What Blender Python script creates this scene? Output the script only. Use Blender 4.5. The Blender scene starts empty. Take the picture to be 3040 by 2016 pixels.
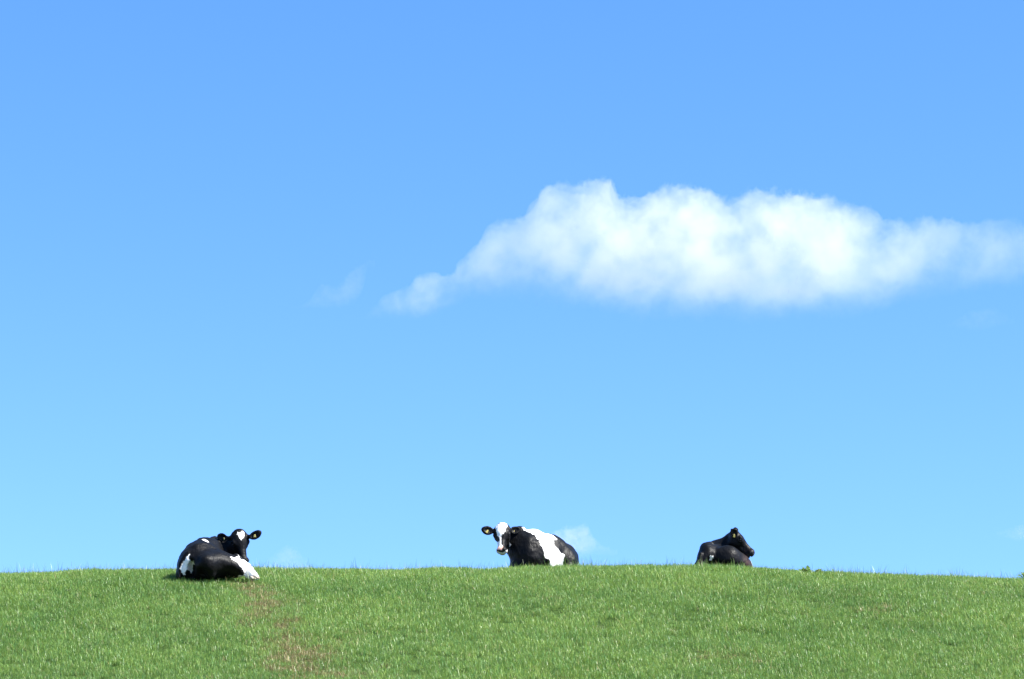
import bpy, math, random
import numpy as np
from mathutils import Vector, Matrix, noise as mnoise

random.seed(7)
rng = np.random.default_rng(7)
scene = bpy.context.scene
col = scene.collection
R = math.radians

# ------------------------------------------------------------------ camera, sky, sun, exposure
EYE = Vector((0.0, 0.0, 1.6))
PITCH = R(14.5)
FOCAL = 1520.0 / math.tan(R(9.0))          # focal length in photograph pixels (3040 wide)

cam_data = bpy.data.cameras.new("camera")
cam_data.sensor_fit = 'HORIZONTAL'
cam_data.angle = R(18.0)
cam_data.clip_start = 0.5
cam_data.clip_end = 20000.0
cam = bpy.data.objects.new("camera", cam_data)
col.objects.link(cam)
cam.location = EYE
cam.rotation_euler = (math.pi / 2 + PITCH, 0, 0)
scene.camera = cam

SUN_ELEV = R(49.0)
SUN_AZ = R(110.0)                          # clockwise from +Y: behind the camera, to the right
world = bpy.data.worlds.new("World")
scene.world = world
world.use_nodes = True
wn = world.node_tree
sky = wn.nodes.new("ShaderNodeTexSky")
sky.sky_type = 'NISHITA'
sky.sun_disc = False
sky.sun_elevation = SUN_ELEV
sky.sun_rotation = SUN_AZ
sky.air_density = 0.7
sky.dust_density = 0.0
sky.ozone_density = 10.0
sky.altitude = 2300.0
bg = wn.nodes["Background"]
bg.inputs["Strength"].default_value = 0.117
balance = wn.nodes.new("ShaderNodeMix")     # the camera's white balance
balance.data_type = 'RGBA'; balance.blend_type = 'MULTIPLY'; balance.inputs[0].default_value = 1.0
balance.inputs[7].default_value = (.93, 1.005, 1.0, 1.0)
split = wn.nodes.new("ShaderNodeSeparateColor"); join = wn.nodes.new("ShaderNodeCombineColor")
curve_r = wn.nodes.new("ShaderNodeMath"); curve_r.operation = 'POWER'; curve_r.inputs[1].default_value = 1.35   # the film's steeper red
gain_r = wn.nodes.new("ShaderNodeMath"); gain_r.operation = 'MULTIPLY'; gain_r.inputs[1].default_value = 1.17
wn.links.new(sky.outputs[0], split.inputs[0])
wn.links.new(split.outputs[0], curve_r.inputs[0]); wn.links.new(curve_r.outputs[0], gain_r.inputs[0]); wn.links.new(gain_r.outputs[0], join.inputs[0])
wn.links.new(split.outputs[1], join.inputs[1]); wn.links.new(split.outputs[2], join.inputs[2])
wn.links.new(join.outputs[0], balance.inputs[6])
wn.links.new(balance.outputs[2], bg.inputs["Color"])

sun_data = bpy.data.lights.new("sun", 'SUN')
sun_data.energy = 4.6
sun_data.angle = R(0.53)
sun_data.color = (1.0, 0.97, 0.91)
sun = bpy.data.objects.new("sun", sun_data)
col.objects.link(sun)
SUN_DIR = Vector((math.sin(SUN_AZ) * math.cos(SUN_ELEV), math.cos(SUN_AZ) * math.cos(SUN_ELEV), math.sin(SUN_ELEV)))
sun.location = SUN_DIR * 60
sun.rotation_euler = SUN_DIR.to_track_quat('Z', 'Y').to_euler()

vs = scene.view_settings
vs.view_transform = 'Standard'
vs.look = 'None'
vs.exposure = 1.80
vs.gamma = 1.0
vs.use_curve_mapping = False
cy = scene.cycles
cy.max_bounces = 10
cy.volume_bounces = 2
cy.transparent_max_bounces = 16
cy.use_denoising = True
cy.use_adaptive_sampling = False
cy.volume_step_rate = 1.0


# ------------------------------------------------------------------ helpers
def at(px, py, y):
    """World point at distance y in front of the viewer that lies on the sight line of photograph point px, py."""
    rx = (px - 1520.0) / FOCAL
    uy = (1008.0 - py) / FOCAL
    dy = math.cos(PITCH) - uy * math.sin(PITCH)
    dz = math.sin(PITCH) + uy * math.cos(PITCH)
    return Vector((rx * y / dy, y, EYE.z + dz * y / dy))


def tag(o, label=None, cat=None, group=None, kind=None):
    if label: o["label"] = label
    if cat: o["category"] = cat
    if group: o["group"] = group
    if kind: o["kind"] = kind
    return o


def link_mesh(name, me, mat=None, parent=None):
    o = bpy.data.objects.new(name, me)
    col.objects.link(o)
    if mat: me.materials.append(mat)
    if parent: o.parent = parent
    return o


def new_mat(name):
    m = bpy.data.materials.new(name)
    m.use_nodes = True
    n = m.node_tree.nodes
    return m, n, m.node_tree.links, n["Principled BSDF"]


def np_mesh(name, verts, faces_quads=None, faces_tris=None, smooth=True):
    me = bpy.data.meshes.new(name)
    fl, starts, tot = [], [], []
    c = 0
    for f, k in ((faces_quads, 4), (faces_tris, 3)):
        if f is None or len(f) == 0: continue
        f = np.asarray(f, dtype=np.int32)
        fl.append(f.ravel())
        starts.append(c + np.arange(len(f), dtype=np.int32) * k)
        tot.append(np.full(len(f), k, dtype=np.int32))
        c += len(f) * k
    fl = np.concatenate(fl); starts = np.concatenate(starts); tot = np.concatenate(tot)
    me.vertices.add(len(verts)); me.loops.add(len(fl)); me.polygons.add(len(starts))
    me.vertices.foreach_set("co", np.asarray(verts, dtype=np.float32).ravel())
    me.loops.foreach_set("vertex_index", fl)
    me.polygons.foreach_set("loop_start", starts)
    me.polygons.foreach_set("loop_total", tot)
    me.polygons.foreach_set("use_smooth", np.full(len(starts), smooth, dtype=bool))
    me.update(calc_edges=True)
    return me


def point_colour(me, name, rgb):
    a = me.attributes.new(name, 'FLOAT_COLOR', 'POINT')
    rgba = np.ones((len(rgb), 4), dtype=np.float32)
    rgba[:, :3] = rgb
    a.data.foreach_set("color", rgba.ravel())


def vnoise(x, y, seed=0):
    """Cheap smooth 2D value noise, arrays in, -1..1 out."""
    x = np.asarray(x, dtype=np.float64); y = np.asarray(y, dtype=np.float64)
    xi = np.floor(x); yi = np.floor(y)
    fx = x - xi; fy = y - yi
    fx = fx * fx * (3 - 2 * fx); fy = fy * fy * (3 - 2 * fy)
    def h(a, b):
        v = np.sin(a * 127.1 + b * 311.7 + seed * 74.7) * 43758.5453
        return (v - np.floor(v)) * 2 - 1
    return ((h(xi, yi) * (1 - fx) + h(xi + 1, yi) * fx) * (1 - fy)
            + (h(xi, yi + 1) * (1 - fx) + h(xi + 1, yi + 1) * fx) * fy)


def vnoise3(p, seed=0):
    """Smooth 3D value noise at n x 3 points, -1..1."""
    i = np.floor(p); f = p - i
    f = f * f * (3 - 2 * f)
    def h(a, b, c):
        v = np.sin(a * 127.1 + b * 311.7 + c * 191.3 + seed * 74.7) * 43758.5453
        return (v - np.floor(v)) * 2 - 1
    r = 0
    for a in (0, 1):
        for b in (0, 1):
            for c in (0, 1):
                w = (f[:, 0] if a else 1 - f[:, 0]) * (f[:, 1] if b else 1 - f[:, 1]) * (f[:, 2] if c else 1 - f[:, 2])
                r = r + w * h(i[:, 0] + a, i[:, 1] + b, i[:, 2] + c)
    return r


# ------------------------------------------------------------------ the hill
CREST_Y = 57.3
_sy = np.array([-400, 0, 12, 25, 36, 44, 51.0, 54.5, CREST_Y, 59.5, 63, 68, 85, 110, 140, 5000])
_ss = np.array([0, .03, .11, .19, .29, .352, .352, .298, .1847, .09, -.03, -.11, -.12, -.05, 0, 0])
_py = np.arange(-400, 5000, 0.25)
_slope = np.interp(_py, _sy, _ss)
_pz = np.concatenate([[0], np.cumsum((_slope[1:] + _slope[:-1]) * 0.125)])
CREST_Z = at(1520, 1699, CREST_Y).z        # ground below the tips of the grass
_pz += CREST_Z - np.interp(CREST_Y, _py, _pz)
_lx = (np.array([-700, 0, 300, 700, 1000, 1300, 1420, 1560, 1700, 1860, 2050, 2300, 2600, 3040, 3700]) - 1520) * .00597
_lz = -(np.array([1712, 1699, 1692, 1686, 1686, 1689, 1692, 1683, 1683, 1679, 1683, 1692, 1704, 1718, 1745]) - 1686.) * .00597


def ground(x, y):
    x = np.asarray(x, dtype=np.float64); y = np.asarray(y, dtype=np.float64)
    z = np.interp(y, _py, _pz) + np.interp(x, _lx, _lz)
    near = np.clip(1 - np.hypot(x, y - 55) / 80, 0, 1)
    z = z + near * (.028 * vnoise(x * .9, y * .9, 1) + .018 * vnoise(x * 2.3, y * 2.3, 2) + .03 * vnoise(x * .3, y * .3, 3))
    return z


def gz(x, y):
    return float(ground(np.array([x]), np.array([y]))[0])


def hit(px, py):
    """Where the sight line of px, py meets the hill."""
    for y in np.arange(35, 75, .05):
        p = at(px, py, y)
        if p.z < gz(p.x, y): return p
    return at(px, py, CREST_Y)


def axis(inner, outer):
    return np.unique(np.concatenate([inner, outer]))
xs = axis(np.arange(-18, 18.01, .25), np.array([-4000, -2000, -900, -400, -200, -120, -80, -55, -40, -30, -24, -20, 20, 24, 30, 40, 55, 80, 120, 200, 400, 900, 2000, 4000]))
ys = axis(np.arange(38, 72.01, .25), np.array([-400, -150, -60, -20, 0, 5, 10, 15, 20, 25, 30, 34, 76, 80, 85, 92, 100, 110, 125, 140, 180, 300, 600, 1500, 4900]))
GX, GY = np.meshgrid(xs, ys)
gv = np.stack([GX.ravel(), GY.ravel(), ground(GX.ravel(), GY.ravel())], 1)
nx, ny = len(xs), len(ys)
ii = (np.arange(ny - 1)[:, None] * nx + np.arange(nx - 1)[None, :]).ravel()
quads = np.stack([ii, ii + 1, ii + 1 + nx, ii + nx], 1)

# bare, brown places where the turf is worn: centre (photograph point), half-width, half-depth, strength
WORN = []
for px, py, rx, ry, s in ((748, 1748, .30, .45, .8), (775, 1772, .32, .6, .85), (790, 1800, .34, .75, .95), (770, 1835, .34, .8, .75), (835, 1868, .34, .7, .85),
                          (850, 1915, .42, .9, .9), (905, 1950, .5, .9, .8), (860, 1985, .40, .8, .6), (985, 2010, .5, .5, .75),
                          (1010, 1905, .3, .5, .35), (2610, 1815, .6, .5, .3), (2500, 1768, .5, .4, .22), (1030, 1800, .25, .5, .3), (2150, 1960, .5, .6, .25)):
    p = hit(px, py)
    WORN.append((p.x, p.y, rx, ry, s))


def worn(x, y):
    x = np.asarray(x, dtype=np.float64); y = np.asarray(y, dtype=np.float64)
    w = np.zeros_like(x)
    jx = .12 * vnoise(x * 5, y * 5, 11); jy = .2 * vnoise(x * 4, y * 4, 12)
    for cx, cy_, rx, ry, s in WORN:
        w = np.maximum(w, s * np.exp(-(((x + jx - cx) / rx) ** 2 + ((y + jy - cy_) / ry) ** 2)))
    return w


m_soil, n, l, b = new_mat("turf_soil")
at1 = n.new("ShaderNodeAttribute"); at1.attribute_name = "worn"
tc = n.new("ShaderNodeTexCoord")
n1 = n.new("ShaderNodeTexNoise"); n1.inputs["Scale"].default_value = 18; n1.inputs["Detail"].default_value = 8
l.new(tc.outputs["Object"], n1.inputs["Vector"])
r1 = n.new("ShaderNodeValToRGB")
r1.color_ramp.elements[0].position = .35; r1.color_ramp.elements[0].color = (.018, .036, .008, 1)
r1.color_ramp.elements[1].position = .7; r1.color_ramp.elements[1].color = (.045, .080, .018, 1)
l.new(n1.outputs[0], r1.inputs[0])
r2 = n.new("ShaderNodeValToRGB")
r2.color_ramp.elements[0].position = .3; r2.color_ramp.elements[0].color = (.045, .035, .018, 1)
r2.color_ramp.elements[1].position = .75; r2.color_ramp.elements[1].color = (.12, .092, .048, 1)
l.new(n1.outputs[0], r2.inputs[0])
mx = n.new("ShaderNodeMix"); mx.data_type = 'RGBA'
l.new(at1.outputs["Fac"], mx.inputs[0]); l.new(r1.outputs[0], mx.inputs[6]); l.new(r2.outputs[0], mx.inputs[7])
l.new(mx.outputs[2], b.inputs["Base Color"])
b.inputs["Roughness"].default_value = 1.0; b.inputs["Specular IOR Level"].default_value = .05
bp = n.new("ShaderNodeBump"); bp.inputs["Strength"].default_value = .6; bp.inputs["Distance"].default_value = .03
l.new(n1.outputs[0], bp.inputs["Height"]); l.new(bp.outputs[0], b.inputs["Normal"])

hill_me = np_mesh("hill", gv, quads)
a = hill_me.attributes.new("worn", 'FLOAT', 'POINT')
a.data.foreach_set("value", worn(gv[:, 0], gv[:, 1]).astype(np.float32))
hill = link_mesh("hill", hill_me, m_soil)
tag(hill, kind="structure")


# ------------------------------------------------------------------ clouds (real volumes, far off)
def set_curve(node, pts):
    c = node.mapping.curves[0]
    pts = sorted(pts)
    while len(c.points) > 2: c.points.remove(c.points[1])
    c.points[0].location = pts[0]; c.points[1].location = pts[-1]
    for p in pts[1:-1]: c.points.new(*p)
    for p in c.points: p.handle_type = 'AUTO_CLAMPED'
    node.mapping.update()


m_cloud = bpy.data.materials.new("cloud_vapour")
m_cloud.use_nodes = True
cn = m_cloud.node_tree.nodes; cl = m_cloud.node_tree.links
for q in list(cn):
    if q.type == 'BSDF_PRINCIPLED': cn.remove(q)
pv = cn.new("ShaderNodeVolumePrincipled")
pv.inputs["Color"].default_value = (.985, .970, .960, 1)
pv.inputs["Density"].default_value = 1.0
pv.inputs["Anisotropy"].default_value = 0.57
cl.new(pv.outputs[0], cn["Material Output"].inputs["Volume"])


def make_cloud(label, top, bottom, body, dist, dens, depth, detail=5.0, soft_top=.10, soft_bottom=.42, seed=0.0, vox=(420, 60, 130), rough=1.0):
    """A cloud whose upper and lower outline follow the two lists of photograph points; body: thickness along its length."""
    pts = top + bottom
    p0 = min(p[0] for p in pts); p1 = max(p[0] for p in pts)
    q0 = min(p[1] for p in pts); q1 = max(p[1] for p in pts)
    a0 = at(p0, q1, dist); a1 = at(p1, q0, dist)
    L = a1.x - a0.x; H = a1.z - a0.z
    px_m = L / (p1 - p0)
    pad = .12 * H
    o = bpy.data.objects.new("cloud", bpy.data.volumes.new("cloud"))
    col.objects.link(o)
    o.location = (a0.x, dist, a0.z)
    ng = bpy.data.node_groups.new("cloud_body", 'GeometryNodeTree')
    ng.interface.new_socket("Geometry", in_out='INPUT', socket_type='NodeSocketGeometry')
    ng.interface.new_socket("Geometry", in_out='OUTPUT', socket_type='NodeSocketGeometry')
    N = ng.nodes; K = ng.links
    out = N.new("NodeGroupOutput")
    def math_(op, x, y=None, clamp=False):
        if op == 'MULTIPLY_ADD':                  # x * y + a third of y
            return math_('ADD', math_('MULTIPLY', x, y), y * .33)
        m = N.new("ShaderNodeMath"); m.operation = op; m.use_clamp = clamp
        for i, v in enumerate((x, y)):
            if v is None: continue
            if isinstance(v, (int, float)): m.inputs[i].default_value = v
            else: K.new(v, m.inputs[i])
        return m.outputs[0]
    pos = N.new("GeometryNodeInputPosition")
    def tex(scale, det, rough_, off, src):
        t = N.new("ShaderNodeTexNoise"); t.noise_dimensions = '3D'
        t.inputs["Scale"].default_value = scale; t.inputs["Detail"].default_value = det; t.inputs["Roughness"].default_value = rough_
        ad = N.new("ShaderNodeVectorMath"); ad.operation = 'ADD'; ad.inputs[1].default_value = (off, off * 1.7, -off)
        K.new(src, ad.inputs[0]); K.new(ad.outputs[0], t.inputs["Vector"])
        return t
    # warp the position so that the edges curl
    wt = tex(3.2 / H, 3.0, .55, 11 + seed, pos.outputs[0])
    sub = N.new("ShaderNodeVectorMath"); sub.operation = 'SUBTRACT'; sub.inputs[1].default_value = (.5, .5, .5)
    K.new(wt.outputs["Color"], sub.inputs[0])
    sc_ = N.new("ShaderNodeVectorMath"); sc_.operation = 'MULTIPLY'; sc_.inputs[1].default_value = (.20 * H, .22 * H, .12 * H)
    K.new(sub.outputs[0], sc_.inputs[0])
    wp = N.new("ShaderNodeVectorMath"); wp.operation = 'ADD'
    K.new(pos.outputs[0], wp.inputs[0]); K.new(sc_.outputs[0], wp.inputs[1])
    sep = N.new("ShaderNodeSeparateXYZ"); K.new(wp.outputs[0], sep.inputs[0])
    u = math_('MULTIPLY', sep.outputs[0], 1.0 / L, True)
    def curve(pairs):
        c = N.new("ShaderNodeFloatCurve"); set_curve(c, pairs)
        K.new(u, c.inputs["Value"]); return c.outputs[0]
    T = curve([((x - p0) / (p1 - p0), (q1 - y) / (q1 - q0)) for x, y in top])
    B = curve([((x - p0) / (p1 - p0), (q1 - y) / (q1 - q0)) for x, y in bottom])
    D = curve([((x - p0) / (p1 - p0), v) for x, v in body])
    z = math_('MULTIPLY', sep.outputs[2], 1.0 / H)
    thick = math_('SUBTRACT', T, B)
    yd = math_('DIVIDE', sep.outputs[1], math_('ADD', math_('MULTIPLY', thick, depth * H), .02 * H))
    y2 = math_('MULTIPLY', yd, yd)
    Td = math_('SUBTRACT', T, math_('MULTIPLY', math_('MULTIPLY', thick, y2), .7))      # domed towards the front and the back
    Bd = math_('ADD', B, math_('MULTIPLY', math_('MULTIPLY', thick, y2), .15))
    tt = math_('DIVIDE', math_('SUBTRACT', Td, z), math_('ADD', math_('MULTIPLY', thick, soft_top), .02))
    bb = math_('DIVIDE', math_('SUBTRACT', z, Bd), math_('ADD', math_('MULTIPLY', thick, soft_bottom), .02))
    dd = math_('MULTIPLY', math_('SUBTRACT', 1.0, y2), 2.2)
    env = math_('MINIMUM', math_('MINIMUM', tt, bb), math_('MINIMUM', dd, 1.0))
    n0_ = tex(3.0 / H, detail, .60, seed, wp.outputs[0]).outputs[0]
    n2_ = tex(12.0 / H, detail, .70, seed + 3, wp.outputs[0]).outputs[0]
    n1_ = math_('ADD', math_('MULTIPLY', n0_, .50), math_('MULTIPLY', n2_, .65))
    hgt = math_('DIVIDE', math_('SUBTRACT', z, B), math_('ADD', thick, .02), True)
    f = math_('ADD', env, math_('MULTIPLY', math_('SUBTRACT', n1_, .535), math_('MULTIPLY_ADD', hgt, rough * 3.2)))
    f = math_('MULTIPLY', f, math_('ADD', math_('MULTIPLY', hgt, 3.2), .9), True)
    f = math_('MULTIPLY', f, math_('GREATER_THAN', env, -1.2))
    n3_ = tex(3.4 / H, 7.0, .62, seed + 7, wp.outputs[0]).outputs[0]
    lump = math_('ADD', math_('MULTIPLY', math_('SUBTRACT', n3_, .42), 7.5, True), .24)           # thick and thin places inside
    lift = math_('ADD', math_('MULTIPLY', hgt, .75), .25)                                      # thinner towards the flat base
    f = math_('MULTIPLY', f, math_('MULTIPLY', lump, lift))
    f = math_('MULTIPLY', f, math_('MULTIPLY', D, dens / (px_m * 100)))
    vc = N.new("GeometryNodeVolumeCube")
    vc.inputs["Min"].default_value = (-pad, -depth * H * 1.15, -pad)
    vc.inputs["Max"].default_value = (L + pad, depth * H * 1.15, H + pad * 1.3)
    for i, nm in enumerate(("Resolution X", "Resolution Y", "Resolution Z")):
        vc.inputs[nm].default_value = vox[i]
    K.new(f, vc.inputs["Density"])
    sm = N.new("GeometryNodeSetMaterial"); sm.inputs["Material"].default_value = m_cloud
    K.new(vc.outputs[0], sm.inputs[0]); K.new(sm.outputs[0], out.inputs[0])
    md = o.modifiers.new("body", 'NODES'); md.node_group = ng
    o.data.materials.append(m_cloud)
    tag(o, label, "cloud", "fair weather clouds")
    return o


def zc(pts):                                # points read off an enlargement of the cloud
    return [(850 + x * .926, 500 + y * .926) for x, y in pts]

main_top = zc([(245, 468), (300, 415), (380, 380), (440, 338), (500, 345), (545, 300), (590, 258), (640, 215), (680, 170), (740, 162), (800, 118),
               (850, 66), (890, 58), (950, 58), (1035, 40), (1055, 95), (1085, 102), (1150, 88), (1220, 62), (1340, 70), (1400, 97),
               (1500, 78), (1620, 92), (1720, 92), (1790, 118), (1870, 135), (1905, 178), (1960, 176), (2030, 155), (2100, 176),
               (2200, 176), (2290, 160), (2365, 180), (2480, 210), (2620, 300)])
main_bot = zc([(245, 480), (400, 478), (520, 445), (600, 410), (760, 415), (900, 432), (1050, 448), (1200, 462), (1400, 464), (1700, 462),
               (1900, 440), (2050, 412), (2200, 390), (2365, 362), (2620, 355)])
main_body = [(p[0], v) for p, v in zip(zc([(245, 0), (330, 0), (440, 0), (560, 0), (700, 0), (900, 0), (1150, 0), (1700, 0), (1900, 0), (2100, 0), (2365, 0), (2620, 0)]),
                                       (.25, .45, .75, .55, .55, .8, 1, 1, .8, .44, .38, .28))]
make_cloud("long white cumulus cloud with a ragged top and soft flat base, largest in the sky", main_top, main_bot, main_body,
           1500.0, 0.56, .62, detail=8.0, soft_top=.07, seed=2.0, vox=(860, 70, 220))
make_cloud("faint thin wisp of cloud off the left tail of the large white cloud",
           [(885, 910), (930, 880), (960, 845), (1000, 850), (1040, 805), (1095, 775)], [(885, 918), (960, 916), (1020, 912), (1060, 890), (1095, 800)],
           [(885, .4), (960, 1), (1030, 1), (1060, .9), (1095, .5)], 1500.0, .16, .7, detail=4, soft_top=.35, soft_bottom=.3, seed=9.0, vox=(140, 50, 90), rough=.5)
make_cloud("small pale cloud just above the horizon behind the rump of the middle cow",
           [(1630, 1590), (1660, 1572), (1700, 1566), (1735, 1560), (1752, 1580), (1775, 1608), (1820, 1630)], [(1630, 1660), (1700, 1660), (1760, 1650), (1820, 1652)],
           [(1630, .7), (1680, 1), (1740, 1), (1770, .6), (1820, .25)], 2600.0, .60, .8, detail=5, soft_top=.25, soft_bottom=.5, seed=5.0, vox=(140, 60, 80), rough=.6)
make_cloud("faint small puff of cloud on the horizon right of the left cow",
           [(800, 1655), (830, 1635), (855, 1625), (880, 1630), (905, 1655)], [(800, 1700), (850, 1705), (905, 1700)],
           [(800, .4), (855, 1), (905, .4)], 2600.0, .26, .8, detail=4, soft_top=.4, soft_bottom=.4, seed=14.0, vox=(90, 50, 70), rough=.5)
make_cloud("faint grey streak of cloud low at the right edge of the sky",
           [(2950, 1580), (3000, 1568), (3050, 1556), (3150, 1560)], [(2950, 1592), (3000, 1602), (3050, 1612), (3150, 1610)],
           [(2950, .3), (3000, .8), (3060, 1), (3150, .6)], 2600.0, .26, .8, detail=4, soft_top=.4, soft_bottom=.4, seed=21.0, vox=(120, 40, 50), rough=.5)
make_cloud("barely visible shred of cloud below the right end of the large white cloud",
           [(2820, 960), (2880, 925), (2940, 915), (3000, 940)], [(2820, 975), (2900, 985), (3000, 970)],
           [(2820, .4), (2900, 1), (3000, .4)], 1500.0, .08, .7, detail=4, soft_top=.4, soft_bottom=.4, seed=31.0, vox=(100, 40, 50), rough=.5)


# ------------------------------------------------------------------ cow sculpting: a smooth solid sampled on a grid
class Sculpt:
    def __init__(self, lo, hi, h):
        self.h = h
        self.lo = np.array(lo, dtype=np.float32)
        self.n = np.ceil((np.array(hi) - np.array(lo)) / h).astype(int) + 1
        self.ax = [self.lo[i] + h * np.arange(self.n[i], dtype=np.float32) for i in range(3)]
        self.f = np.full(tuple(self.n), 1.0, dtype=np.float32)

    def _slice(self, lo, hi):
        s = []
        for i in range(3):
            a_ = int(max(0, math.floor((lo[i] - self.lo[i]) / self.h)))
            b_ = int(min(self.n[i], math.ceil((hi[i] - self.lo[i]) / self.h) + 1))
            if a_ >= b_: return None
            s.append(slice(a_, b_))
        return tuple(s)

    def _apply(self, lo, hi, fn, k, cut):
        m = k + 3 * self.h
        s = self._slice(np.array(lo) - m, np.array(hi) + m)
        if s is None: return
        X = self.ax[0][s[0]][:, None, None]; Y = self.ax[1][s[1]][None, :, None]; Z = self.ax[2][s[2]][None, None, :]
        d = fn(X, Y, Z).astype(np.float32)
        f = self.f[s]
        if cut:
            h = np.clip(.5 - .5 * (f + d) / k, 0, 1)
            self.f[s] = f * (1 - h) - d * h + k * h * (1 - h)
        else:
            h = np.clip(.5 + .5 * (f - d) / k, 0, 1)
            self.f[s] = f * (1 - h) + d * h - k * h * (1 - h)

    def ellipsoid(self, c, r, rot=None, k=.05, cut=False):
        c = np.array(c, dtype=np.float32); r = np.array(r, dtype=np.float32)
        Rm = np.eye(3, dtype=np.float32) if rot is None else np.array(rot, dtype=np.float32)   # columns: local axes in world
        ext = np.sqrt(((Rm * r[None, :]) ** 2).sum(1))
        def fn(X, Y, Z):
            x, y, z = X - c[0], Y - c[1], Z - c[2]
            p = [(x * Rm[0, i] + y * Rm[1, i] + z * Rm[2, i]) / r[i] for i in range(3)]
            k0 = np.sqrt(p[0] ** 2 + p[1] ** 2 + p[2] ** 2) + 1e-6
            k1 = np.sqrt((p[0] / r[0]) ** 2 + (p[1] / r[1]) ** 2 + (p[2] / r[2]) ** 2) + 1e-6
            return k0 * (k0 - 1) / k1
        self._apply(c - ext, c + ext, fn, k, cut)

    def limb(self, a_, ra, b_, rb, k=.04, cut=False):
        a_ = np.array(a_, dtype=np.float32); b_ = np.array(b_, dtype=np.float32)
        ba = b_ - a_; L2 = float((ba ** 2).sum()) + 1e-9
        def fn(X, Y, Z):
            x, y, z = X - a_[0], Y - a_[1], Z - a_[2]
            t = np.clip((x * ba[0] + y * ba[1] + z * ba[2]) / L2, 0, 1)
            return np.sqrt((x - t * ba[0]) ** 2 + (y - t * ba[1]) ** 2 + (z - t * ba[2]) ** 2) - (ra + (rb - ra) * t)
        r = max(ra, rb)
        self._apply(np.minimum(a_, b_) - r, np.maximum(a_, b_) + r, fn, k, cut)

    def surface(self):
        f = self.f
        ins = f < 0
        n = [s - 1 for s in f.shape]
        cnt = np.zeros(n, dtype=np.int16)
        acc = np.zeros(n + [3], dtype=np.float32)
        def corner(a_, i): return a_[i[0]:i[0] + n[0], i[1]:i[1] + n[1], i[2]:i[2] + n[2]]
        mixed = np.zeros(n, dtype=bool)
        base = corner(ins, (0, 0, 0))
        for i in np.ndindex(2, 2, 2): mixed |= corner(ins, i) != base
        idx = np.argwhere(mixed)
        pos = np.zeros((len(idx), 3)); c = np.zeros(len(idx))
        for axis_ in range(3):
            for o1 in (0, 1):
                for o2 in (0, 1):
                    e = [0, 0, 0]; oth = [q for q in range(3) if q != axis_]
                    e[oth[0]], e[oth[1]] = o1, o2
                    p = idx + np.array(e); q = p.copy(); q[:, axis_] += 1
                    fa = f[p[:, 0], p[:, 1], p[:, 2]]; fb = f[q[:, 0], q[:, 1], q[:, 2]]
                    cr = (fa < 0) != (fb < 0)
                    t = np.where(cr, fa / np.where(cr, fa - fb, 1), 0)
                    pp = np.array(e)[None, :] + np.zeros((len(idx), 3)); pp[:, axis_] += t
                    pos += pp * cr[:, None]; c += cr
        verts = (idx + pos / c[:, None]) * self.h + self.lo
        vid = np.full(n, -1, dtype=np.int32)
        vid[idx[:, 0], idx[:, 1], idx[:, 2]] = np.arange(len(idx))
        faces = []
        for axis_ in range(3):
            sl0 = [slice(1, -1)] * 3; sl1 = [slice(1, -1)] * 3
            sl0[axis_] = slice(0, -1); sl1[axis_] = slice(1, None)
            A = ins[tuple(sl0)]; Bm = ins[tuple(sl1)]
            off = np.array([1, 1, 1]); off[axis_] = 0
            oth = [(axis_ + 1) % 3, (axis_ + 2) % 3]
            for flip, mask in ((False, A & ~Bm), (True, ~A & Bm)):
                e = np.argwhere(mask) + off
                if len(e) == 0: continue
                qd = []
                for d1, d2 in ((-1, -1), (0, -1), (0, 0), (-1, 0)):
                    w = e.copy(); w[:, oth[0]] += d1; w[:, oth[1]] += d2
                    qd.append(vid[w[:, 0], w[:, 1], w[:, 2]])
                qd = np.stack(qd, 1)
                if flip: qd = qd[:, ::-1]
                faces.append(qd)
        return verts, np.concatenate(faces)


def inside(poly, u, v):
    r = np.zeros(len(u), dtype=bool)
    n_ = len(poly); j = n_ - 1
    for i in range(n_):
        xi, yi = poly[i]; xj, yj = poly[j]
        if yi != yj:
            r ^= ((yi > v) != (yj > v)) & (u < (xj - xi) * (v - yi) / (yj - yi) + xi)
        j = i
    return r


# coat: black and white hair over skin
m_coat, n, l, b = new_mat("cow_coat")
ca = n.new("ShaderNodeAttribute"); ca.attribute_name = "coat"
tc = n.new("ShaderNodeTexCoord")
mp = n.new("ShaderNodeMapping"); mp.inputs["Scale"].default_value = (38, 38, 14)
l.new(tc.outputs["Object"], mp.inputs[0])
n1 = n.new("ShaderNodeTexNoise"); n1.inputs["Scale"].default_value = 1.0; n1.inputs["Detail"].default_value = 5
l.new(mp.outputs[0], n1.inputs["Vector"])
n2 = n.new("ShaderNodeTexNoise"); n2.inputs["Scale"].default_value = 5.0; n2.inputs["Detail"].default_value = 4
l.new(tc.outputs["Object"], n2.inputs["Vector"])
mr = n.new("ShaderNodeMapRange"); mr.inputs["From Min"].default_value = .3; mr.inputs["From Max"].default_value = .7
mr.inputs["To Min"].default_value = .82; mr.inputs["To Max"].default_value = 1.12
l.new(n2.outputs[0], mr.inputs[0])
mu = n.new("ShaderNodeVectorMath"); mu.operation = 'SCALE'
l.new(ca.outputs["Color"], mu.inputs[0]); l.new(mr.outputs[0], mu.inputs["Scale"])
l.new(mu.outputs[0], b.inputs["Base Color"])
b.inputs["Roughness"].default_value = .48
b.inputs["Specular IOR Level"].default_value = .115
b.inputs["Sheen Weight"].default_value = .008
b.inputs["Sheen Roughness"].default_value = .5
bp = n.new("ShaderNodeBump"); bp.inputs["Strength"].default_value = .55; bp.inputs["Distance"].default_value = .016
l.new(n1.outputs[0], bp.inputs["Height"]); l.new(bp.outputs[0], b.inputs["Normal"])

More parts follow.
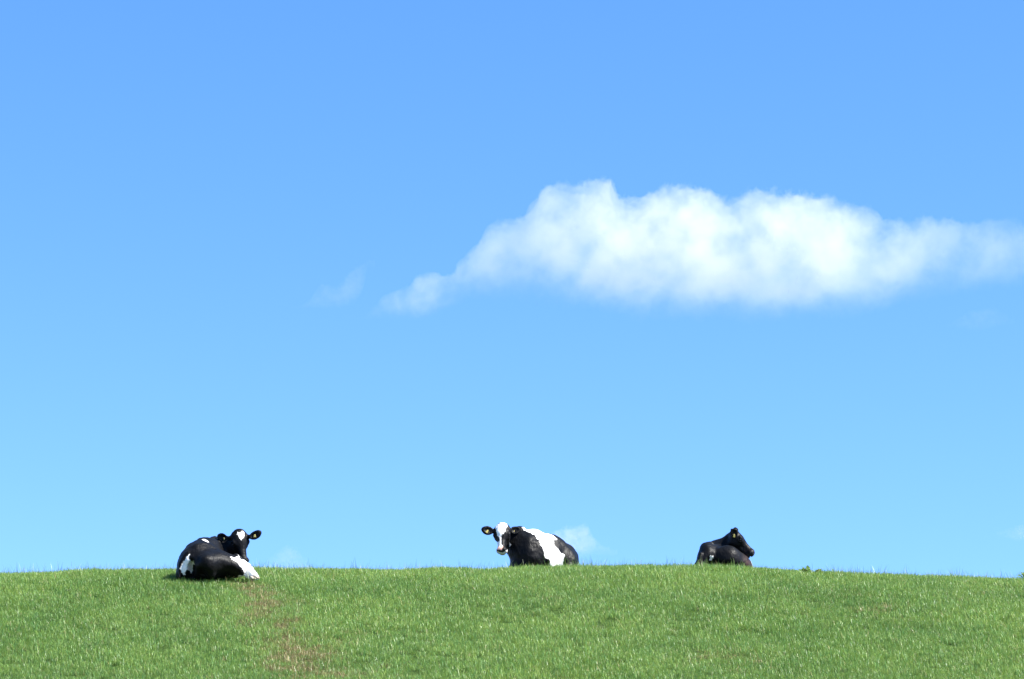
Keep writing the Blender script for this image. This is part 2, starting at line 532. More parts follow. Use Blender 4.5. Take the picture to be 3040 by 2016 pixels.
m_eye, n, l, b = new_mat("cow_eye")
b.inputs["Base Color"].default_value = (.012, .008, .006, 1); b.inputs["Roughness"].default_value = .12
m_tag, n, l, b = new_mat("yellow_tag_plastic")
b.inputs["Base Color"].default_value = (.42, .35, .10, 1); b.inputs["Roughness"].default_value = .4
m_hoof, n, l, b = new_mat("hoof_horn")
b.inputs["Base Color"].default_value = (.42, .36, .27, 1); b.inputs["Roughness"].default_value = .6

BLACK = np.array((.0024, .0024, .0027)); WHITE = np.array((.80, .78, .73)); PINK = np.array((.72, .40, .31)); MUZZLE = np.array((.02, .02, .022))
BROWN = np.array((.034, .017, .012)); FUZZ = np.array((.030, .027, .024))
LEAN = math.tan(R(10.5))


class Cow:
    """Sculpts one cow lying down. Sketch units: an enlargement with origin (ox, oy) and zoom factor zf."""
    def __init__(self, label, ox, oy, zf, base_px, y0, lo, hi, h=.0125):
        self.ox, self.oy, self.zf = ox, oy, zf
        self.y0 = y0
        c = at(base_px, 1690, y0)
        self.root_at = Vector((c.x, y0, gz(c.x, y0)))
        self.u = (at(1620, 1690, y0).x - at(1520, 1690, y0).x) / 100.0 / zf      # metres per sketch unit
        self.s = Sculpt(lo, hi, h)
        self.root = bpy.data.objects.new("cow", None)
        self.root.empty_display_size = .2
        col.objects.link(self.root)
        self.root.location = self.root_at
        tag(self.root, label, "cow", "cows lying on the crest of the field")
        self.patches = []
        self.parts = []

    def P(self, zx, zy, d=0.0):
        w = at(self.ox + zx / self.zf, self.oy + zy / self.zf, self.y0 + d) - self.root_at
        return np.array(w)

    def flat(self, zx, zy):                 # the sketch plane of the coat pattern, leaned back a little
        p = self.P(zx, zy, 0.0)
        return (p[0], p[2])

    def ell(self, zx, zy, d, rx, ry, rz, tilt=0, yaw=0, k=.06, cut=False):
        rot = (Matrix.Rotation(R(yaw), 3, 'Z') @ Matrix.Rotation(-R(tilt), 3, 'Y'))
        self.s.ellipsoid(self.P(zx, zy, d), (rx * self.u, ry, rz * self.u), np.array(rot), k, cut)

    def limb(self, a_, b_, k=.04):
        self.s.limb(self.P(*a_[:3]), a_[3] * self.u, self.P(*b_[:3]), b_[3] * self.u, k)

    def head(self, zx, zy, d, f, n_, sc=1.0):
        f = Vector(f).normalized(); n_ = Vector(n_); n_ = (n_ - f * n_.dot(f)).normalized(); l_ = f.cross(n_)
        o = Vector(self.P(zx, zy, d))
        self.hf = (o, l_, f, n_, sc)
        M = np.array([[l_[i], f[i], n_[i]] for i in range(3)])
        def H(a_, b_, c_): return np.array(o + (l_ * a_ + f * b_ + n_ * c_) * sc)
        self.H = H
        E = lambda c_, r_, k=.03, cut=False: self.s.ellipsoid(H(*c_), np.array(r_) * sc, M, k, cut)
        C = lambda a_, ra, b_, rb, k=.03: self.s.limb(H(*a_), ra * sc, H(*b_), rb * sc, k)
        E((0, .10, -.105), (.126, .13, .105))
        E((0, .17, -.085), (.132, .115, .085))
        E((0, .045, -.08), (.126, .085, .085), k=.04)
        E((0, .00, -.06), (.074, .050, .060), k=.04)                   # poll
        E((0, .135, -.060), (.100, .095, .070), k=.03)                  # forehead
        C((0, .15, -.085), .078, (0, .42, -.078), .060, k=.04)          # bridge of the nose
        E((0, .455, -.082), (.090, .060, .072), k=.035)                 # muzzle
        C((0, .12, -.185), .084, (0, .40, -.150), .046, k=.04)          # jaw
        E((0, .445, -.150), (.054, .050, .036), k=.02)                  # chin
        for s_ in (-1, 1):
            E((s_ * .060, .150, -.145), (.050, .105, .085), k=.03)       # cheek
            E((s_ * .116, .165, -.050), (.024, .036, .024), k=.025)      # brow
            E((s_ * .128, .190, -.075), (.022, .026, .020), k=.012, cut=True)
            E((s_ * .042, .496, -.050), (.014, .018, .012), k=.008, cut=True)   # nostril
        E((0, .505, -.124), (.080, .062, .007), k=.010, cut=True)       # mouth line
        for s_ in (-1, 1):
            e = bpy.data.meshes.new("eye")
            import bmesh
            bm = bmesh.new(); bmesh.ops.create_uvsphere(bm, u_segments=16, v_segments=10, radius=.021 * sc)
            for fc in bm.faces: fc.smooth = True
            bm.to_mesh(e); bm.free()
            eo = link_mesh("eye", e, m_eye, self.root)
            eo.location = H(s_ * .112, .187, -.075)

    def ear(self, zx, zy, d, e, m, length=.105, width=.066, root=None, tag_at=None, pointed=True):
        e = Vector(e).normalized(); m = Vector(m); m = (m - e * m.dot(e)).normalized(); w = e.cross(m)
        M = np.array([[e[i], w[i], m[i]] for i in range(3)])
        c = self.P(zx, zy, d)
        self.s.ellipsoid(c, (length, width, .024), M, k=.02)
        tip = c + np.array(e) * length * .52 + np.array((0, 0, .012))
        if pointed: self.s.ellipsoid(tip, (length * .64, width * .50, .018), M, k=.03)
        if root is not None:
            self.s.limb(root, .036, c - np.array(e) * length * .55, .030, k=.03)
        self.s.ellipsoid(c + np.array(m) * .026 - np.array(e) * .01, (length * .82, width * .66, .030), M, k=.012, cut=True)
        if tag_at is not None:
            tw, th, off = tag_at
            import bmesh
            bm = bmesh.new(); bmesh.ops.create_cube(bm, size=1.0)
            for v in bm.verts: v.co = (v.co.x * tw, v.co.y * th * (1.0 if v.co.x > 0 else .62), v.co.z * .006)
            bmesh.ops.bevel(bm, geom=bm.edges[:], offset=.0022, segments=1, affect='EDGES')
            me = bpy.data.meshes.new("ear_tag"); bm.to_mesh(me); bm.free()
            t = link_mesh("ear_tag", me, m_tag, self.root)
            down = Vector((0, 0, -1)); ta = (down - m * down.dot(m)).normalized(); ta = (ta * .8 + e * off[2]).normalized()
            tb = m.cross(ta)
            p = Vector(c) + e * off[0] + w * 0 + m * (.016) + ta * off[1]
            t.matrix_local = Matrix(((ta.x, tb.x, m.x, p.x), (ta.y, tb.y, m.y, p.y), (ta.z, tb.z, m.z, p.z), (0, 0, 0, 1)))
            c2 = (Vector(c))
        return c

    def finish(self, paint):
        v, q = self.s.surface()
        me = np_mesh("body", v, q)
        nrm = np.empty(len(v) * 3, dtype=np.float32); me.vertices.foreach_get("normal", nrm); nrm = nrm.reshape(-1, 3)
        o_, _l, f_, _n, sc_ = self.hf                    # muscles, skin folds, ruffled hair; finer on the head
        hd = np.clip(np.linalg.norm(v - np.array(o_ + f_ * .25), axis=1) / .35, .25, 1)
        amp = hd * (.011 * vnoise3(v * 7.5, 3) + .0045 * vnoise3(v * 17, 4)) + .0018 * vnoise3(v * 42, 5)
        me.vertices.foreach_set("co", (v + nrm * amp[:, None]).astype(np.float32).ravel()); me.update()
        rgb = np.tile(BLACK, (len(v), 1))
        uu = v[:, 0] + .014 * vnoise(v[:, 0] * 28 + 7, v[:, 2] * 28, 5) + .005 * vnoise(v[:, 0] * 70, v[:, 2] * 70, 6)
        vv = v[:, 2] - LEAN * v[:, 1] + .014 * vnoise(v[:, 0] * 28 + 3, v[:, 2] * 28 + 9, 8)
        o, l_, f, n_, sc = self.hf
        rel = v - np.array(o)
        hl = rel @ np.array(l_) / sc; hff = rel @ np.array(f) / sc; hn = rel @ np.array(n_) / sc
        paint(self, v, uu, vv, hl, hff, hn, rgb)
        point_colour(me, "coat", rgb)
        return link_mesh("body", me, m_coat, self.root)

    def poly(self, pts): return [self.flat(*p) for p in pts]


def hoof(cow, zx, zy, d, direc):
    import bmesh
    bm = bmesh.new()
    for s_ in (-1, 1):
        vs_ = []
        for t, w, h_ in ((0, .024, .052), (.05, .026, .046), (.095, .014, .016)):
            for a_ in (-1, 1):
                for z_ in (0, 1):
                    vs_.append(bm.verts.new((t, s_ * .029 + a_ * w, z_ * h_)))
        def qf(*i): bm.faces.new([vs_[j] for j in i])
        for k in (0, 4):
            qf(k, k + 4, k + 5, k + 1); qf(k + 2, k + 3, k + 7, k + 6); qf(k + 1, k + 5, k + 7, k + 3); qf(k, k + 2, k + 6, k + 4)
        qf(0, 1, 3, 2); qf(8, 10, 11, 9)
    bmesh.ops.recalc_face_normals(bm, faces=bm.faces[:])
    bmesh.ops.bevel(bm, geom=bm.edges[:], offset=.006, segments=2, affect='EDGES')
    me = bpy.data.meshes.new("hoof"); bm.to_mesh(me); bm.free()
    o = link_mesh("hoof", me, m_hoof, cow.root)
    o.location = cow.P(zx, zy, d)
    o.rotation_euler = Vector(direc).to_track_quat('X', 'Z').to_euler()


# ---- left cow: seen from behind, head turned back
p = hit(640, 1724)
c1 = Cow("black cow with one white leg and a white forehead patch, leftmost, its head turned back", 500, 1540, 7.39, 640, p.y, (-1.1, -1.0, -.15), (1.1, 1.5, 1.15))
c = c1
c.ell(800, 930, .15, 440, .55, 440, k=.08)             # barrel
c.ell(560, 1000, -.25, 350, .35, 415, tilt=-6)         # rump
c.ell(1060, 800, .70, 330, .38, 400, k=.09)            # shoulders
c.ell(700, 800, -.05, 330, .45, 290, tilt=22, k=.08)   # loin
c.ell(880, 690, .25, 300, .35, 270, tilt=10, k=.08)    # back
c.limb((470, 640, -.26, 50), (700, 500, .05, 45), k=.06)   # spine
c.limb((700, 500, .05, 45), (1000, 430, .55, 45), k=.06)
c.ell(640, 640, -.38, 70, .08, 55, tilt=25, k=.09)     # hip bone
c.ell(330, 1130, -.32, 150, .22, 290, tilt=-12)        # far haunch
c.ell(870, 1030, -.44, 300, .34, 290, tilt=-18, k=.16) # near thigh
c.ell(1200, 1010, -.18, 470, .38, 275, tilt=-13, k=.16) # flank and stifle
c.ell(1470, 1090, -.20, 225, .28, 150, tilt=-32, k=.08)
c.ell(500, 1100, -.64, 100, .26, 230, k=.04, cut=True)  # hollow between the haunches
c.ell(760, 1200, -.66, 120, .14, 90, tilt=-30, k=.06, cut=True)
c.limb((430, 760, -.52, 38), (265, 1000, -.52, 32), k=.05)   # tail
c.limb((265, 1000, -.52, 32), (240, 1290, -.52, 40), k=.04)
c.limb((1150, 640, .72, 240), (1480, 540, .48, 165), k=.08)  # neck
c.limb((1200, 850, .62, 250), (1480, 640, .42, 165), k=.08)
c.limb((1475, 845, .02, 74), (1730, 1075, -.10, 98), k=.03)  # white foreleg
c.limb((1730, 1075, -.10, 98), (1890, 1270, -.20, 92), k=.03)
c.limb((1735, 1262, -.14, 58), (1880, 1290, -.22, 70), k=.05)
c.limb((650, 1000, -.60, 48), (960, 1240, -.58, 50), k=.07)  # fold of the hind leg
c.head(1572, 264, .30, (.20, -.16, -.96), (.36, -.90, .24), 1.14)
c.ear(1905, 362, .30, (.90, -.12, .42), (-.40, -.90, -.10), .105, .076, root=c.H(-.11, .06, -.10), tag_at=(.048, .042, (-.005, .012, .0)))
c.ear(1190, 410, .40, (-.80, .25, .20), (-.45, -.85, -.05), .088, .078, root=c.H(.11, .06, -.11), tag_at=(.045, .018, (-.03, .02, -.2)))
hoof(c, 1880, 1310, -.24, (.8, -.45, -.1))
hoof(c, 1800, 1330, -.28, (.7, -.6, -.05))

def paint1(c, v, u, w, hl, hf, hn, rgb):
    head = (hn > -.14) & (np.abs(hl) < .16) & (hf > -.08) & (hf < .56)
    legp = c.poly([(1500, 760), (1565, 785), (1640, 845), (1725, 915), (1810, 1000), (1910, 1130), (2030, 1290), (2080, 1400), (1540, 1400), (1560, 1270), (1665, 1240),
                   (1705, 1190), (1695, 1120), (1645, 1050), (1545, 955), (1450, 895), (1420, 825), (1480, 850), (1520, 850), (1530, 805)])
    rgb[inside(legp, u, w) & (v[:, 1] < .18) & ~head] = WHITE
    rump = c.poly([(545, 790), (545, 850), (535, 885), (565, 920), (600, 945), (615, 915), (645, 1015), (595, 1015), (585, 1080), (565, 1160), (548, 1215), (510, 1150),
                   (482, 1105), (440, 1150), (432, 1260), (350, 1165), (328, 1090), (350, 1025), (400, 945), (470, 870), (470, 835)])
    rgb[inside(rump, u, w) & (v[:, 1] < .2)] = WHITE
    rgb[inside(c.poly([(740, 466), (800, 458), (862, 482), (920, 524), (868, 514), (800, 484)]), v[:, 0], v[:, 2] - LEAN * v[:, 1])] = WHITE
    face = c.poly([(1468, 275), (1510, 300), (1560, 296), (1618, 262), (1628, 330), (1642, 362), (1612, 402), (1592, 425), (1570, 475), (1545, 418), (1500, 388), (1482, 330)])
    rgb[inside(face, u, w) & head] = WHITE
    rgb[head & (hf > .46)] = MUZZLE
c1.finish(paint1)

# ---- middle cow: chest and white belt towards the viewer, looking at the camera
c2 = Cow("cow with broad white blaze, pink nose and white belt round its body, looking ahead", 1400, 1520, 6.57, 1590, 59.4, (-1.35, -1.0, -.15), (1.15, 1.6, 1.25))
c = c2
c.ell(1130, 880, -.05, 370, .36, 470, tilt=4, k=.09)   # chest
c.ell(1190, 760, .22, 330, .36, 425, k=.09)            # withers
c.ell(1480, 850, .42, 400, .44, 430, k=.10)            # barrel
c.ell(1690, 920, .58, 330, .42, 345, tilt=-22, k=.10)
c.ell(1815, 985, .70, 272, .38, 330, tilt=-16, k=.08)  # rump
c.ell(1840, 1010, .34, 228, .22, 280, tilt=-12, k=.08)  # thigh
c.ell(1440, 1010, .02, 140, .25, 210, tilt=-25, k=.06) # elbow and belly
c.ell(960, 1120, -.06, 230, .28, 210, k=.10)           # brisket
c.limb((1010, 640, .02, 300), (740, 500, -.04, 160), k=.08)  # neck
c.limb((970, 810, -.08, 250), (715, 650, -.08, 120), k=.07)   # throat
c.ell(930, 400, .02, 150, .14, 120, tilt=-10, k=.07)   # crest of the neck
c.limb((980, 1250, -.30, 50), (1330, 1260, -.28, 50), k=.05)  # folded forelegs
c.limb((1250, 1100, -.20, 80), (1000, 1250, -.30, 50), k=.07)
c.ell(1330, 760, -.10, 120, .16, 200, tilt=20, k=.10)  # shoulder blade
c.ell(1470, 960, -.16, 75, .10, 70, k=.06)             # elbow
c.limb((1560, 1000, .05, 75), (1590, 1260, -.05, 60), k=.05)  # hind foot under the belly
c.limb((1900, 1120, .18, 110), (1650, 1230, .02, 60), k=.05)
c.head(576, 240, -.34, (-.015, -.40, -.91), (-.20, -.90, .36), 1.17)
c.s.ellipsoid(c.H(0, .06, -.085), (.158, .10, .09), np.array([[c.hf[1][i], c.hf[2][i], c.hf[3][i]] for i in range(3)]), k=.04)
c.ear(318, 362, -.30, (-.95, -.05, .10), (-.12, -.95, .12), .108, .086, root=c.H(.11, .07, -.10), tag_at=(.060, .042, (.0, .025, .5)))
c.ear(848, 355, -.22, (.85, .30, .25), (.2, -.92, .15), .095, .082, root=c.H(-.11, .07, -.10), tag_at=(.030, .012, (-.02, .02, -.2)))

def paint2(c, v, u, w, hl, hf, hn, rgb):
    head = (hn > -.15) & (np.abs(hl) < .15) & (hf > -.08) & (hf < .58)
    anyhead = (np.abs(hl) < .15) & (hf > .1) & (hf < .60) & (hn > -.26)
    belt = c.poly([(960, 300), (1100, 300), (1250, 318), (1330, 366), (1450, 420), (1520, 425), (1660, 520), (1650, 547), (1588, 530), (1620, 620), (1690, 740), (1760, 800),
                   (1840, 835), (1808, 900), (1780, 1010), (1775, 1400), (1560, 1400), (1545, 1080), (1520, 950), (1430, 870), (1380, 720), (1320, 580), (1240, 470),
                   (1180, 440), (1100, 400), (1020, 355)])
    rgb[inside(belt, u, w) & (v[:, 1] > -.35) & (u > c.flat(950, 0)[0])] = WHITE
    blaze = c.poly([(462, 245), (525, 226), (548, 252), (560, 196), (600, 190), (692, 206), (690, 290), (650, 390), (580, 470), (568, 545), (592, 655), (600, 700), (470, 700),
                    (510, 605), (545, 580), (530, 510), (500, 400), (462, 320)])
    rgb[inside(blaze, u, w) & head] = WHITE
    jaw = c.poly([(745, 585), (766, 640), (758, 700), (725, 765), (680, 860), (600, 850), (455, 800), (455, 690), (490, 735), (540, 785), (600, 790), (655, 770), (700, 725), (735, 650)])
    rgb[inside(jaw, u, w) & anyhead] = WHITE * .62  # white jaw and chin, darkened to put their shade into the coat colour
    nose = c.poly([(478, 685), (540, 668), (596, 660), (606, 700), (602, 745), (560, 742), (520, 735), (490, 712)])
    rgb[inside(nose, u, w) & head & (hf > .38)] = PINK
    lip = c.poly([(500, 742), (560, 748), (610, 745), (655, 770), (610, 792), (545, 790)])
    rgb[inside(lip, u, w) & anyhead] = MUZZLE
c2.finish(paint2)

# ---- right cow: all but black, head in profile
c3 = Cow("almost wholly black cow with its head in profile facing right, rightmost of the cows", 2030, 1550, 9.46, 2150, 60.0, (-1.05, -1.0, -.15), (1.1, 1.5, 1.2))
c = c3
c.ell(820, 1100, .10, 400, .45, 470, k=.09)            # rump and loin
c.ell(700, 960, -.10, 270, .34, 370, tilt=14, k=.07)
c.ell(560, 1230, -.16, 225, .30, 470, tilt=-14, k=.12)  # far haunch
c.ell(470, 1400, -.22, 190, .26, 260, k=.10)
c.ell(1080, 980, .42, 430, .42, 450, tilt=10, k=.10)   # back and shoulders
c.ell(1250, 1080, -.12, 440, .34, 400, tilt=-18, k=.08) # flank
c.ell(1555, 1270, .05, 380, .36, 350, tilt=-14, k=.09) # brisket and knee
c.ell(1230, 1020, -.28, 330, .18, 270, tilt=-30, k=.12)
c.ell(620, 690, -.12, 120, .12, 60, tilt=10, k=.08)    # hip bone
c.limb((560, 640, .05, 50), (1000, 560, .45, 60), k=.08)   # spine
c.ell(760, 1190, -.50, 100, .16, 230, k=.05, cut=True)
c.limb((960, 830, .40, 285), (1370, 515, .18, 222), k=.09)    # neck
c.limb((1280, 900, .30, 280), (1480, 640, .16, 200), k=.09)
c.limb((900, 1300, -.44, 70), (1330, 1420, -.40, 70), k=.04)
c.limb((480, 900, -.42, 50), (390, 1330, -.50, 45), k=.05)    # tail
c.head(1478, 235, .08, (.65, -.12, -.76), (.76, -.02, .65), 1.13)
c.ear(1412, 285, -.10, (.02, -.22, .97), (.05, -.97, -.20), .074, .078, root=c.H(-.10, .06, -.10), tag_at=(.060, .040, (-.055, .01, -.35)), pointed=False)
c.limb((1352, 226, -.09, 40), (1472, 222, -.09, 38), k=.015)
c.limb((1352, 226, -.09, 40), (1375, 350, -.07, 40), k=.015)
c.ear(1450, 250, .24, (-.15, .75, .5), (-.3, -.6, .3), .085, .060, root=c.H(.09, .05, -.10))

def paint3(c, v, u, w, hl, hf, hn, rgb):
    cx, cz = c.flat(1850, 1120)
    g = np.exp(-(((u - cx) / (190 * c.u)) ** 2 + ((w - cz) / (230 * c.u)) ** 2))
    g = np.clip(g * (1 + .5 * vnoise(v[:, 0] * 14, v[:, 2] * 14, 4)), 0, 1)[:, None]
    rgb[:] = rgb * (1 - g) + BROWN * g
    spot = c.poly([(712, 930), (790, 955), (784, 1010), (745, 1095), (685, 1088), (708, 1010)])
    rgb[inside(spot, u, w) & (v[:, 1] < .2)] = WHITE
    hip = c.poly([(765, 592), (800, 600), (830, 645), (800, 640)])
    rgb[inside(hip, u, w)] = np.array((.07, .066, .05))  # dim glint on the hip, painted into the black coat
    head = (hn > -.2) & (np.abs(hl) < .15) & (hf > .45)
    rgb[head] = MUZZLE
c3.finish(paint3)


# ------------------------------------------------------------------ grass
m_grass, n, l, b = new_mat("grass_blades")
ga = n.new("ShaderNodeAttribute"); ga.attribute_name = "blade"
gi = n.new("ShaderNodeAttribute"); gi.attribute_name = "tint"; gi.attribute_type = 'INSTANCER'
hs = n.new("ShaderNodeHueSaturation")
mr = n.new("ShaderNodeMapRange"); mr.inputs["From Min"].default_value = -1; mr.inputs["From Max"].default_value = 1
mr.inputs["To Min"].default_value = .86; mr.inputs["To Max"].default_value = 1.24
l.new(gi.outputs["Fac"], mr.inputs[0]); l.new(mr.outputs[0], hs.inputs["Value"])
mr2 = n.new("ShaderNodeMapRange"); mr2.inputs["From Min"].default_value = -1; mr2.inputs["From Max"].default_value = 1
mr2.inputs["To Min"].default_value = .512; mr2.inputs["To Max"].default_value = .488
l.new(gi.outputs["Fac"], mr2.inputs[0]); l.new(mr2.outputs[0], hs.inputs["Hue"])
l.new(ga.outputs["Color"], hs.inputs["Color"])
l.new(hs.outputs[0], b.inputs["Base Color"])
b.inputs["Roughness"].default_value = .38
b.inputs["Specular IOR Level"].default_value = .31
tr = n.new("ShaderNodeBsdfTranslucent"); l.new(hs.outputs[0], tr.inputs["Color"])
ms = n.new("ShaderNodeMixShader"); ms.inputs[0].default_value = .3
l.new(b.outputs[0], ms.inputs[1]); l.new(tr.outputs[0], ms.inputs[2])
l.new(ms.outputs[0], n["Material Output"].inputs["Surface"])

GREENS = np.array([(.138, .240, .044), (.172, .272, .058), (.108, .226, .062), (.200, .290, .074), (.156, .232, .036), (.114, .246, .078)])
STRAW = np.array([(.30, .26, .12), (.36, .29, .16), (.30, .30, .14)])
DRY = np.array([(.22, .175, .075), (.28, .225, .105), (.16, .12, .055), (.25, .225, .10), (.15, .17, .05)])


def blades(count, radius, h_lo, h_hi, w_lo, w_hi, lean, straw, palette, seed, droop=.5, clump=0.0):
    r = np.random.default_rng(seed)
    V, Q, T, Cc = [], [], [], []
    for i in range(count):
        a_ = r.uniform(0, 2 * math.pi); rr = radius * math.sqrt(r.uniform())
        bx, by = rr * math.cos(a_), rr * math.sin(a_)
        if clump: bx *= 1 - clump * r.uniform(); by *= 1 - clump * r.uniform()
        h_ = r.uniform(h_lo, h_hi) * (1 if r.uniform() > .12 else 1.35); w_ = r.uniform(w_lo, w_hi) / 2
        yaw = r.uniform(0, 2 * math.pi); ln = abs(r.normal(0, lean)); dr = droop * r.uniform(.2, 1.4)
        dx, dy = math.cos(yaw), math.sin(yaw); tw = r.uniform(-.9, .9)
        base = len(V)
        colr = (STRAW[r.integers(len(STRAW))] if r.uniform() < straw else palette[r.integers(len(palette))]) * r.uniform(.68, 1.32)
        px_, py_, pz_ = bx, by, -.035
        ang = ln
        segs = (.035 + h_ * .35, h_ * .35, h_ * .32)
        ws = (w_ * .9, w_, w_ * .72)
        for s_ in range(3):
            cyaw = yaw + math.pi / 2 + tw * s_ * .4
            wx, wy = math.cos(cyaw) * ws[s_], math.sin(cyaw) * ws[s_]
            V.append((px_ - wx, py_ - wy, pz_)); V.append((px_ + wx, py_ + wy, pz_))
            px_ += dx * math.sin(ang) * segs[s_]; py_ += dy * math.sin(ang) * segs[s_]; pz_ += math.cos(ang) * segs[s_]
            ang += dr
        V.append((px_, py_, pz_))
        Q += [(base, base + 1, base + 3, base + 2), (base + 2, base + 3, base + 5, base + 4)]
        T.append((base + 4, base + 5, base + 6))
        Cc += [colr] * 7
    me = np_mesh("tuft", np.array(V), Q, T)
    point_colour(me, "blade", np.array(Cc))
    me.materials.append(m_grass)
    return bpy.data.objects.new("tuft", me)          # a pattern for copies only, never put in the scene


def scatter(name, sources, x, y, scale, tint, pick):
    me = bpy.data.meshes.new(name)
    z = ground(x, y)
    me.vertices.add(len(x))
    me.vertices.foreach_set("co", np.stack([x, y, z], 1).astype(np.float32).ravel())
    for nm, arr, ty in (("turn", rng.uniform(0, 2 * math.pi, len(x)), 'FLOAT'), ("size", scale, 'FLOAT'), ("tint", tint, 'FLOAT'), ("pick", pick, 'INT')):
        at_ = me.attributes.new(nm, ty, 'POINT')
        at_.data.foreach_set("value", np.asarray(arr, dtype=np.int32 if ty == 'INT' else np.float32))
    o = bpy.data.objects.new(name, me); col.objects.link(o)
    me.materials.append(m_grass)
    ng = bpy.data.node_groups.new(name, 'GeometryNodeTree')
    ng.interface.new_socket("Geometry", in_out='INPUT', socket_type='NodeSocketGeometry')
    ng.interface.new_socket("Geometry", in_out='OUTPUT', socket_type='NodeSocketGeometry')
    N = ng.nodes; K = ng.links
    gin = N.new("NodeGroupInput"); gout = N.new("NodeGroupOutput")
    j = N.new("GeometryNodeJoinGeometry")
    for s_ in sources:
        oi = N.new("GeometryNodeObjectInfo"); oi.inputs["Object"].default_value = s_
        oi.inputs["As Instance"].default_value = True
        K.new(oi.outputs["Geometry"], j.inputs[0])
    def attr(nm, ty):
        q = N.new("GeometryNodeInputNamedAttribute"); q.data_type = ty; q.inputs["Name"].default_value = nm
        return [s for s in q.outputs if s.enabled and s.name == "Attribute"][0]
    ip = N.new("GeometryNodeInstanceOnPoints")
    ip.inputs["Pick Instance"].default_value = True
    K.new(gin.outputs[0], ip.inputs["Points"]); K.new(j.outputs[0], ip.inputs["Instance"])
    K.new(attr("pick", 'INT'), ip.inputs["Instance Index"])
    cb = N.new("ShaderNodeCombineXYZ"); K.new(attr("turn", 'FLOAT'), cb.inputs[2])
    er = N.new("FunctionNodeEulerToRotation"); K.new(cb.outputs[0], er.inputs[0]); K.new(er.outputs[0], ip.inputs["Rotation"])
    K.new(attr("size", 'FLOAT'), ip.inputs["Scale"])
    K.new(ip.outputs[0], gout.inputs[0])
    md = o.modifiers.new("copies", 'NODES'); md.node_group = ng
    tag(o, kind="stuff")
    return o


def spread(x0, x1, y0, y1, per_m2):
    n_ = int((x1 - x0) * (y1 - y0) * per_m2)
    return rng.uniform(x0, x1, n_), rng.uniform(y0, y1, n_)


green = [blades(84, .13, .045, .115, .0026, .0046, .46, .022, GREENS, 100 + i) for i in range(10)]
parts = [spread(-15, 15, 42, 64, 70), spread(-20, 20, 24, 42, 14), spread(-20, -15, 42, 64, 14), spread(15, 20, 42, 64, 14)]
gx = np.concatenate([q[0] for q in parts]); gy = np.concatenate([q[1] for q in parts])
w_ = worn(gx, gy)
keep = rng.uniform(size=len(gx)) > w_ * .74
gx, gy, w_ = gx[keep], gy[keep], w_[keep]
big = .6 * vnoise(gx * .35, gy * .3, 21) + .5 * vnoise(gx * 1.1, gy * .9, 22) + .35 * vnoise(gx * 3, gy * 3, 23)
size = (1 + .22 * vnoise(gx * .8, gy * .8, 24) + rng.normal(0, .12, len(gx))) * (1 - .35 * w_)
scatter("grass", green, gx, gy, np.clip(size, .5, 1.6), np.clip(big + rng.normal(0, .22, len(gx)), -1.4, 1.4), rng.integers(0, len(green), len(gx)))

dry = [blades(34, .12, .04, .10, .003, .0055, .75, .3, DRY, 200 + i, droop=.8) for i in range(6)]
dx, dy = spread(-10, 11, 43, 58, 130)
w_ = worn(dx, dy)
keep = rng.uniform(size=len(dx)) < w_ * .9 + .004
dx, dy = dx[keep], dy[keep]
scatter("dry_grass", dry, dx, dy, rng.uniform(.7, 1.3, len(dx)), rng.normal(0, .5, len(dx)), rng.integers(0, len(dry), len(dx)))

tall = [blades(5, .07, .12, .29, .0036, .0058, .30, .12, GREENS * .9, 300 + i, droop=.22) for i in range(8)]
tx, ty = spread(-15, 15, 44, 60, 5)
t2 = spread(-15, 15, 55.8, 58.6, 13)
tx = np.concatenate([tx, t2[0]]); ty = np.concatenate([ty, t2[1]])
keep = rng.uniform(size=len(tx)) < .35 + .65 * np.clip(vnoise(tx * 1.6, ty * 1.6, 31) * 1.6, 0, 1)
tx, ty = tx[keep], ty[keep]
scatter("tall_grass", tall, tx, ty, rng.uniform(.65, 1.2, len(tx)), rng.normal(0, .5, len(tx)), rng.integers(0, len(tall), len(tx)))


# ------------------------------------------------------------------ broad-leaved weeds on the crest
m_leaf, n, l, b = new_mat("weed_leaf")
tc = n.new("ShaderNodeTexCoord")
n1 = n.new("ShaderNodeTexNoise"); n1.inputs["Scale"].default_value = 22; n1.inputs["Detail"].default_value = 4
l.new(tc.outputs["Object"], n1.inputs["Vector"])
r1 = n.new("ShaderNodeValToRGB")
r1.color_ramp.elements[0].position = .3; r1.color_ramp.elements[0].color = (.095, .180, .036, 1)
r1.color_ramp.elements[1].position = .7; r1.color_ramp.elements[1].color = (.135, .225, .050, 1)
l.new(n1.outputs[0], r1.inputs[0]); l.new(r1.outputs[0], b.inputs["Base Color"])
b.inputs["Roughness"].default_value = .4
tr = n.new("ShaderNodeBsdfTranslucent"); l.new(r1.outputs[0], tr.inputs["Color"])
ms = n.new("ShaderNodeMixShader"); ms.inputs[0].default_value = .5
l.new(b.outputs[0], ms.inputs[1]); l.new(tr.outputs[0], ms.inputs[2]); l.new(ms.outputs[0], n["Material Output"].inputs["Surface"])


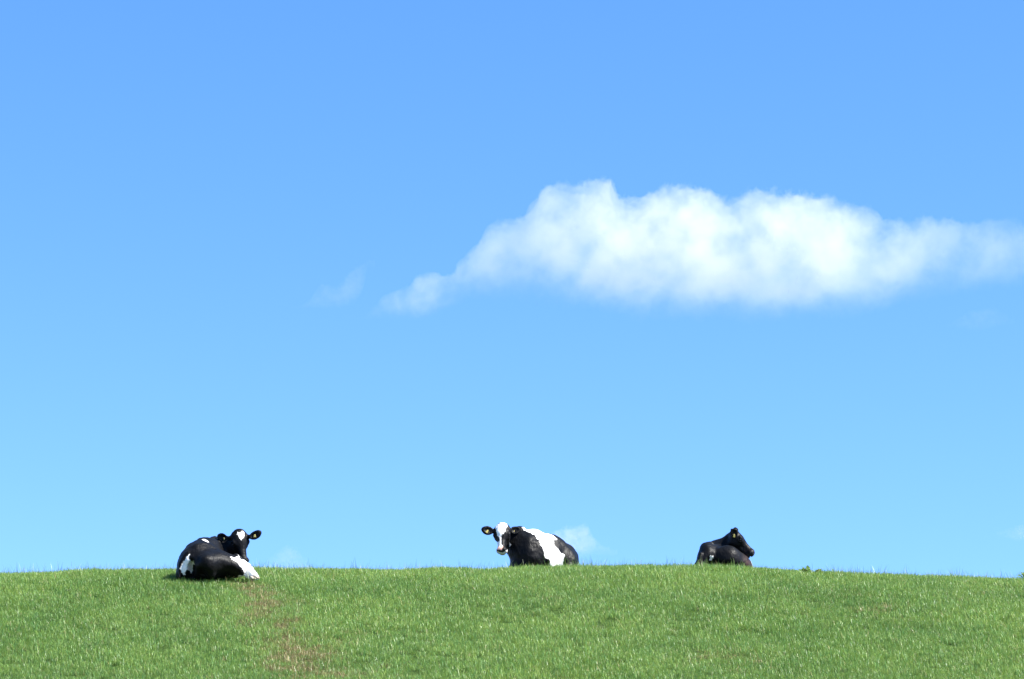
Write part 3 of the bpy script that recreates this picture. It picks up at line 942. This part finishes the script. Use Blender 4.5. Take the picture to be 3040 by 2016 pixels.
def leaf_mesh(L, W, curl, r):
    V, Q = [], []
    ns = 6
    for i in range(ns + 1):
        t = i / ns
        w_ = W * (math.sin(math.pi * min(1, t * .92 + .06)) ** .8) * (1 if i < ns else .15)
        x_ = L * math.sin(curl * t) / curl if curl else L * t
        z_ = L * (1 - math.cos(curl * t)) / curl if curl else 0
        for k, s_ in enumerate((-1, -.5, 0, .5, 1)):
            V.append((x_, s_ * w_, -z_ + abs(s_) * w_ * .35 + .006 * math.sin(t * 14 + k * 1.9 + r.random() * .5)))
    for i in range(ns):
        for k in range(4):
            q = i * 5 + k
            Q.append((q, q + 1, q + 6, q + 5))
    return np_mesh("leaf", np.array(V), Q)


def weed(label, px, y, count, size, seed):
    r = random.Random(seed)
    c = at(px, 1690, y)
    root = bpy.data.objects.new("broadleaf_weed", None); col.objects.link(root)
    root.location = (c.x, y, gz(c.x, y) + .045)
    root.empty_display_size = .1
    tag(root, label, "weed", "broad-leaved weeds on the crest")
    kinds = [leaf_mesh(size * r.uniform(.8, 1.2), size * r.uniform(.20, .28), r.uniform(.5, 1.3), r) for _ in range(5)]
    for k in kinds: k.materials.append(m_leaf)
    import bmesh
    bm = bmesh.new(); bmesh.ops.create_cone(bm, segments=8, radius1=.008, radius2=.004, depth=size * .9)
    me = bpy.data.meshes.new("stem"); bm.to_mesh(me); bm.free(); me.materials.append(m_leaf)
    st = bpy.data.objects.new("stem", me); col.objects.link(st); st.parent = root; st.location = (0, 0, size * .45)
    for i in range(count):
        o = bpy.data.objects.new("leaf", kinds[i % 5]); col.objects.link(o); o.parent = root
        t = r.uniform(0, .85)
        o.location = (r.uniform(-.6, .6) * size, r.uniform(-.4, .4) * size, size * t * .75)
        o.rotation_euler = (r.uniform(-.4, .4), -R(r.uniform(30, 80)), i * 2.4 + r.uniform(-.3, .3))
        s_ = (1 - .4 * t) * r.uniform(.8, 1.15); o.scale = (s_, s_, s_)

weed("leafy green clump standing up from the grass crest right of the black cow", 2392, 56.8, 34, .12, 5)
weed("low leafy weed on the crest, just right of the taller leafy clump", 2428, 56.8, 18, .09, 8)
weed("dark green leafy weed on the crest at the right edge of the field", 3045, 56.8, 22, .14, 12)
